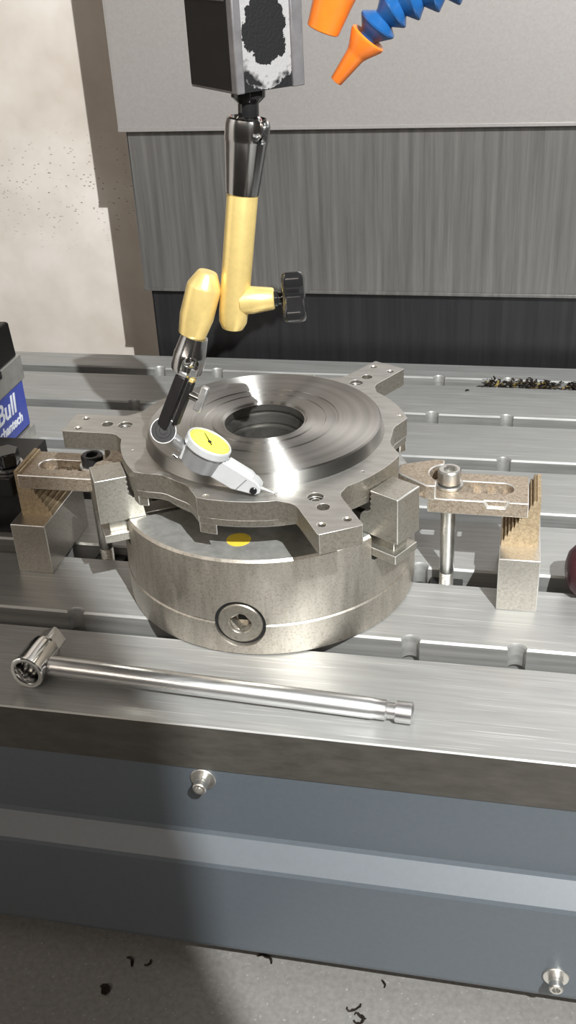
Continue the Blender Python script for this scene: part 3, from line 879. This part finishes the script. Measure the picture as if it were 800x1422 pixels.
part('stem', MB().rod(st0 - dv.normalized() * 0.5, st1 - dv.normalized() * 6.0, 3.4, ch=0.5), 'satin_chrome', ind)
part('stem_screw', MB().rod(Mi @ Vector((-11.5, -16.5, 3)), Mi @ Vector((-15.0, -15.5, 3)), 1.4), 'chrome', ind)

# ================================================================== COOLANT HOSES
hose = thing('coolant_hose', (60, 40, 296), 'blue segmented coolant hose with a small orange nozzle', 'coolant hose')
path = [Vector((62.5, 40, 319.5)), Vector((69.5, 40, 328.0)), Vector((78.5, 40.5, 334.2)), Vector((89.0, 41, 338.0)), Vector((100.0, 41.5, 341.5)), Vector((111, 42, 344.5))]
for i, (a, b) in enumerate(zip(path, path[1:])):
    ax_ = (b - a).normalized(); L = (b - a).length
    mb = MB().rev(a, ax_, [(-1.5, 0), (-1.5, 4.9), (0.0, 5.2), (1.2, 5.9), (6.4, 10.4), (7.0, 10.8), (8.0, 10.8), (8.8, 9.8), (L - 0.8, 7.8), (L + 0.3, 6.6), (L + 1.2, 5.2), (L + 1.2, 0)], 36)
    part('hose_segment', mb, 'hose_blue', hose)
nd = Vector((44.0, 40, 297.6)) - Vector((61.5, 40, 318.3)); Ln = nd.length
mb = MB().rev(Vector((61.5, 40, 318.3)), nd, [(3.0, 4.0), (-1.0, 8.2), (-1.6, 9.4), (-0.8, 10.4), (0.8, 10.3), (8.2, 6.2), (10.5, 5.3), (Ln - 0.4, 3.5), (Ln, 3.2), (Ln, 2.3), (Ln - 8, 2.0), (Ln - 8, 0)], 36)
part('nozzle', mb, 'nozzle_orange', hose, label='orange tapered nozzle')
nz = thing('coolant_nozzle', (38, 40, 322), 'large orange coolant nozzle hanging beside the magnet block', 'nozzle')
a = Vector((37.4, 40, 323.2)); b = Vector((49.5, 40, 352))
mb = MB().rev(a, b - a, [(8, 0), (8, 6.5), (0.6, 7.0), (0, 7.6), (0, 8.4), (0.5, 9.0), (15, 10.6), (24, 12), (24, 0)], 40)
part('nozzle_body', mb, 'nozzle_orange', nz)

# ================================================================== HANDLE AT RIGHT EDGE
hm = thing('tool_handle', (230, -4, 0), 'dark maroon plastic tool handle at the right edge of the table', 'handle')
pr = [(0, 0), (0.6, 7), (2.4, 12.0), (6, 15.6), (11, 16.8), (30, 16.2), (60, 13), (78, 12), (78, 0)]
mb = MB(); mb.rev((188.5, -3, 17.0), (1, 0.12, -0.04), pr, 48)
for v in mb.v:
    dx = v.x - 188.5
    if dx > 8:
        a = math.atan2(v.z - 17, v.y + 3)
        k = 1 - 0.045 * (1 + math.cos(8 * a)) / 2
        v.y = -3 + 0.12 * dx + (v.y + 3 - 0.12 * dx) * k; v.z = 17 + (v.z - 17) * k
part('grip', mb, 'maroon_plastic', hm)
part('shaft', MB().rod((262, 6, 14), (330, 14, 11), 4.0), 'bolt_steel', hm)

# ================================================================== CHIPS
def chip_mesh(seed, size, w=1.0):
    rr = random.Random(seed); mb = MB()
    n = 7; p = Vector((0, 0, 0.7)); a = rr.uniform(0, 6.28); vs = []
    for i in range(n + 1):
        wd = w * (0.4 + 0.6 * math.sin(math.pi * (i + 0.5) / (n + 1)))
        nrm = Vector((-math.sin(a), math.cos(a), 0.5 * rr.uniform(-1, 1)))
        up_ = Vector((0, 0, 0.25))
        vs += [p + nrm * wd, p - nrm * wd, p + nrm * wd + up_, p - nrm * wd + up_]
        a += rr.uniform(-0.3, 1.1)
        p = p + Vector((math.cos(a), math.sin(a), rr.uniform(-0.2, 0.35))) * size / n
    fs = []
    for i in range(n):
        b_ = 4 * i; c = b_ + 4
        fs += [(b_, c, c + 1, b_ + 1), (b_ + 2, b_ + 3, c + 3, c + 2), (b_, b_ + 2, c + 2, c), (b_ + 1, c + 1, c + 3, b_ + 3)]
    fs += [(0, 1, 3, 2), (4 * n, 4 * n + 2, 4 * n + 3, 4 * n + 1)]
    mz = min(v.z for v in vs)
    return mb.add([v - Vector((0, 0, mz)) for v in vs], fs)
def chip(seed, x, y, z, size, w, lab, mat='chip_dark'):
    o = link('metal_chip', chip_mesh(seed, size, w).mesh('metal_chip'), mat)
    o.location = Vector((x, y, z)) * S
    tag(o, lab, 'metal chip', 'loose chips on the tray and table')
TZ = -186 + 0.05
chip(1, -62, -180, TZ, 9, 0.9, 'small curled chip on the shaded tray, larger of a close pair')
chip(2, -54.5, -177, TZ, 7, 0.7, 'thin chip on the shaded tray, right one of a close pair')
chip(3, -72, -202, TZ, 9, 2.6, 'black flat chip alone on the shaded part of the tray')
chip(4, 24, -163.5, TZ, 13, 1.0, 'dark chip on the tray under the middle of the cover edge')
chip(5, 75, -184, TZ, 13, 0.8, 'branched dark chip on the lit part of the tray')
chip(6, 80, -192, TZ, 11, 0.9, 'curled dark chip at the bottom edge of the lit tray, left of two')
chip(7, 87, -190.5, TZ, 9, 0.9, 'curled dark chip at the bottom edge of the lit tray, right of two')
chip(8, 95, -168, TZ, 6, 0.7, 'tiny chip on the tray close to the cover shadow')
chip(9, 113, 306, 0.05, 5, 0.9, 'tiny chip on the table in front of the chip-filled slot')
mb = MB(); rr = random.Random(5); gold = MB()
for i in range(420):
    x = 122 + 320 * rr.random() ** 0.9
    if rr.random() < 0.5: x = rr.choice((135, 150, 168, 183, 205, 240)) + rr.gauss(0, 5)
    z = -3 + rr.random() * (4.5 + 3 * (rr.random() < 0.15)); y = 317 + rr.random() * 14
    c = chip_mesh(100 + i, rr.uniform(4, 9), rr.uniform(0.5, 1.1))
    M = Matrix.Translation((x, y, z)) @ Matrix.Rotation(rr.uniform(-0.6, 0.6), 4, 'X') @ Matrix.Rotation(rr.uniform(0, 6.28), 4, 'Z')
    (gold if rr.random() < 0.12 else mb).add([M @ v for v in c.v], c.f)
pile = solid('chip_pile', mb, 'chip_dark', (250, 325, -5))
tag(pile, 'heap of dark swarf filling the rearmost table slot', 'swarf'); pile['kind'] = 'stuff'
g = part('bright_chips', gold, 'chip_gold', pile); g['kind'] = 'stuff'
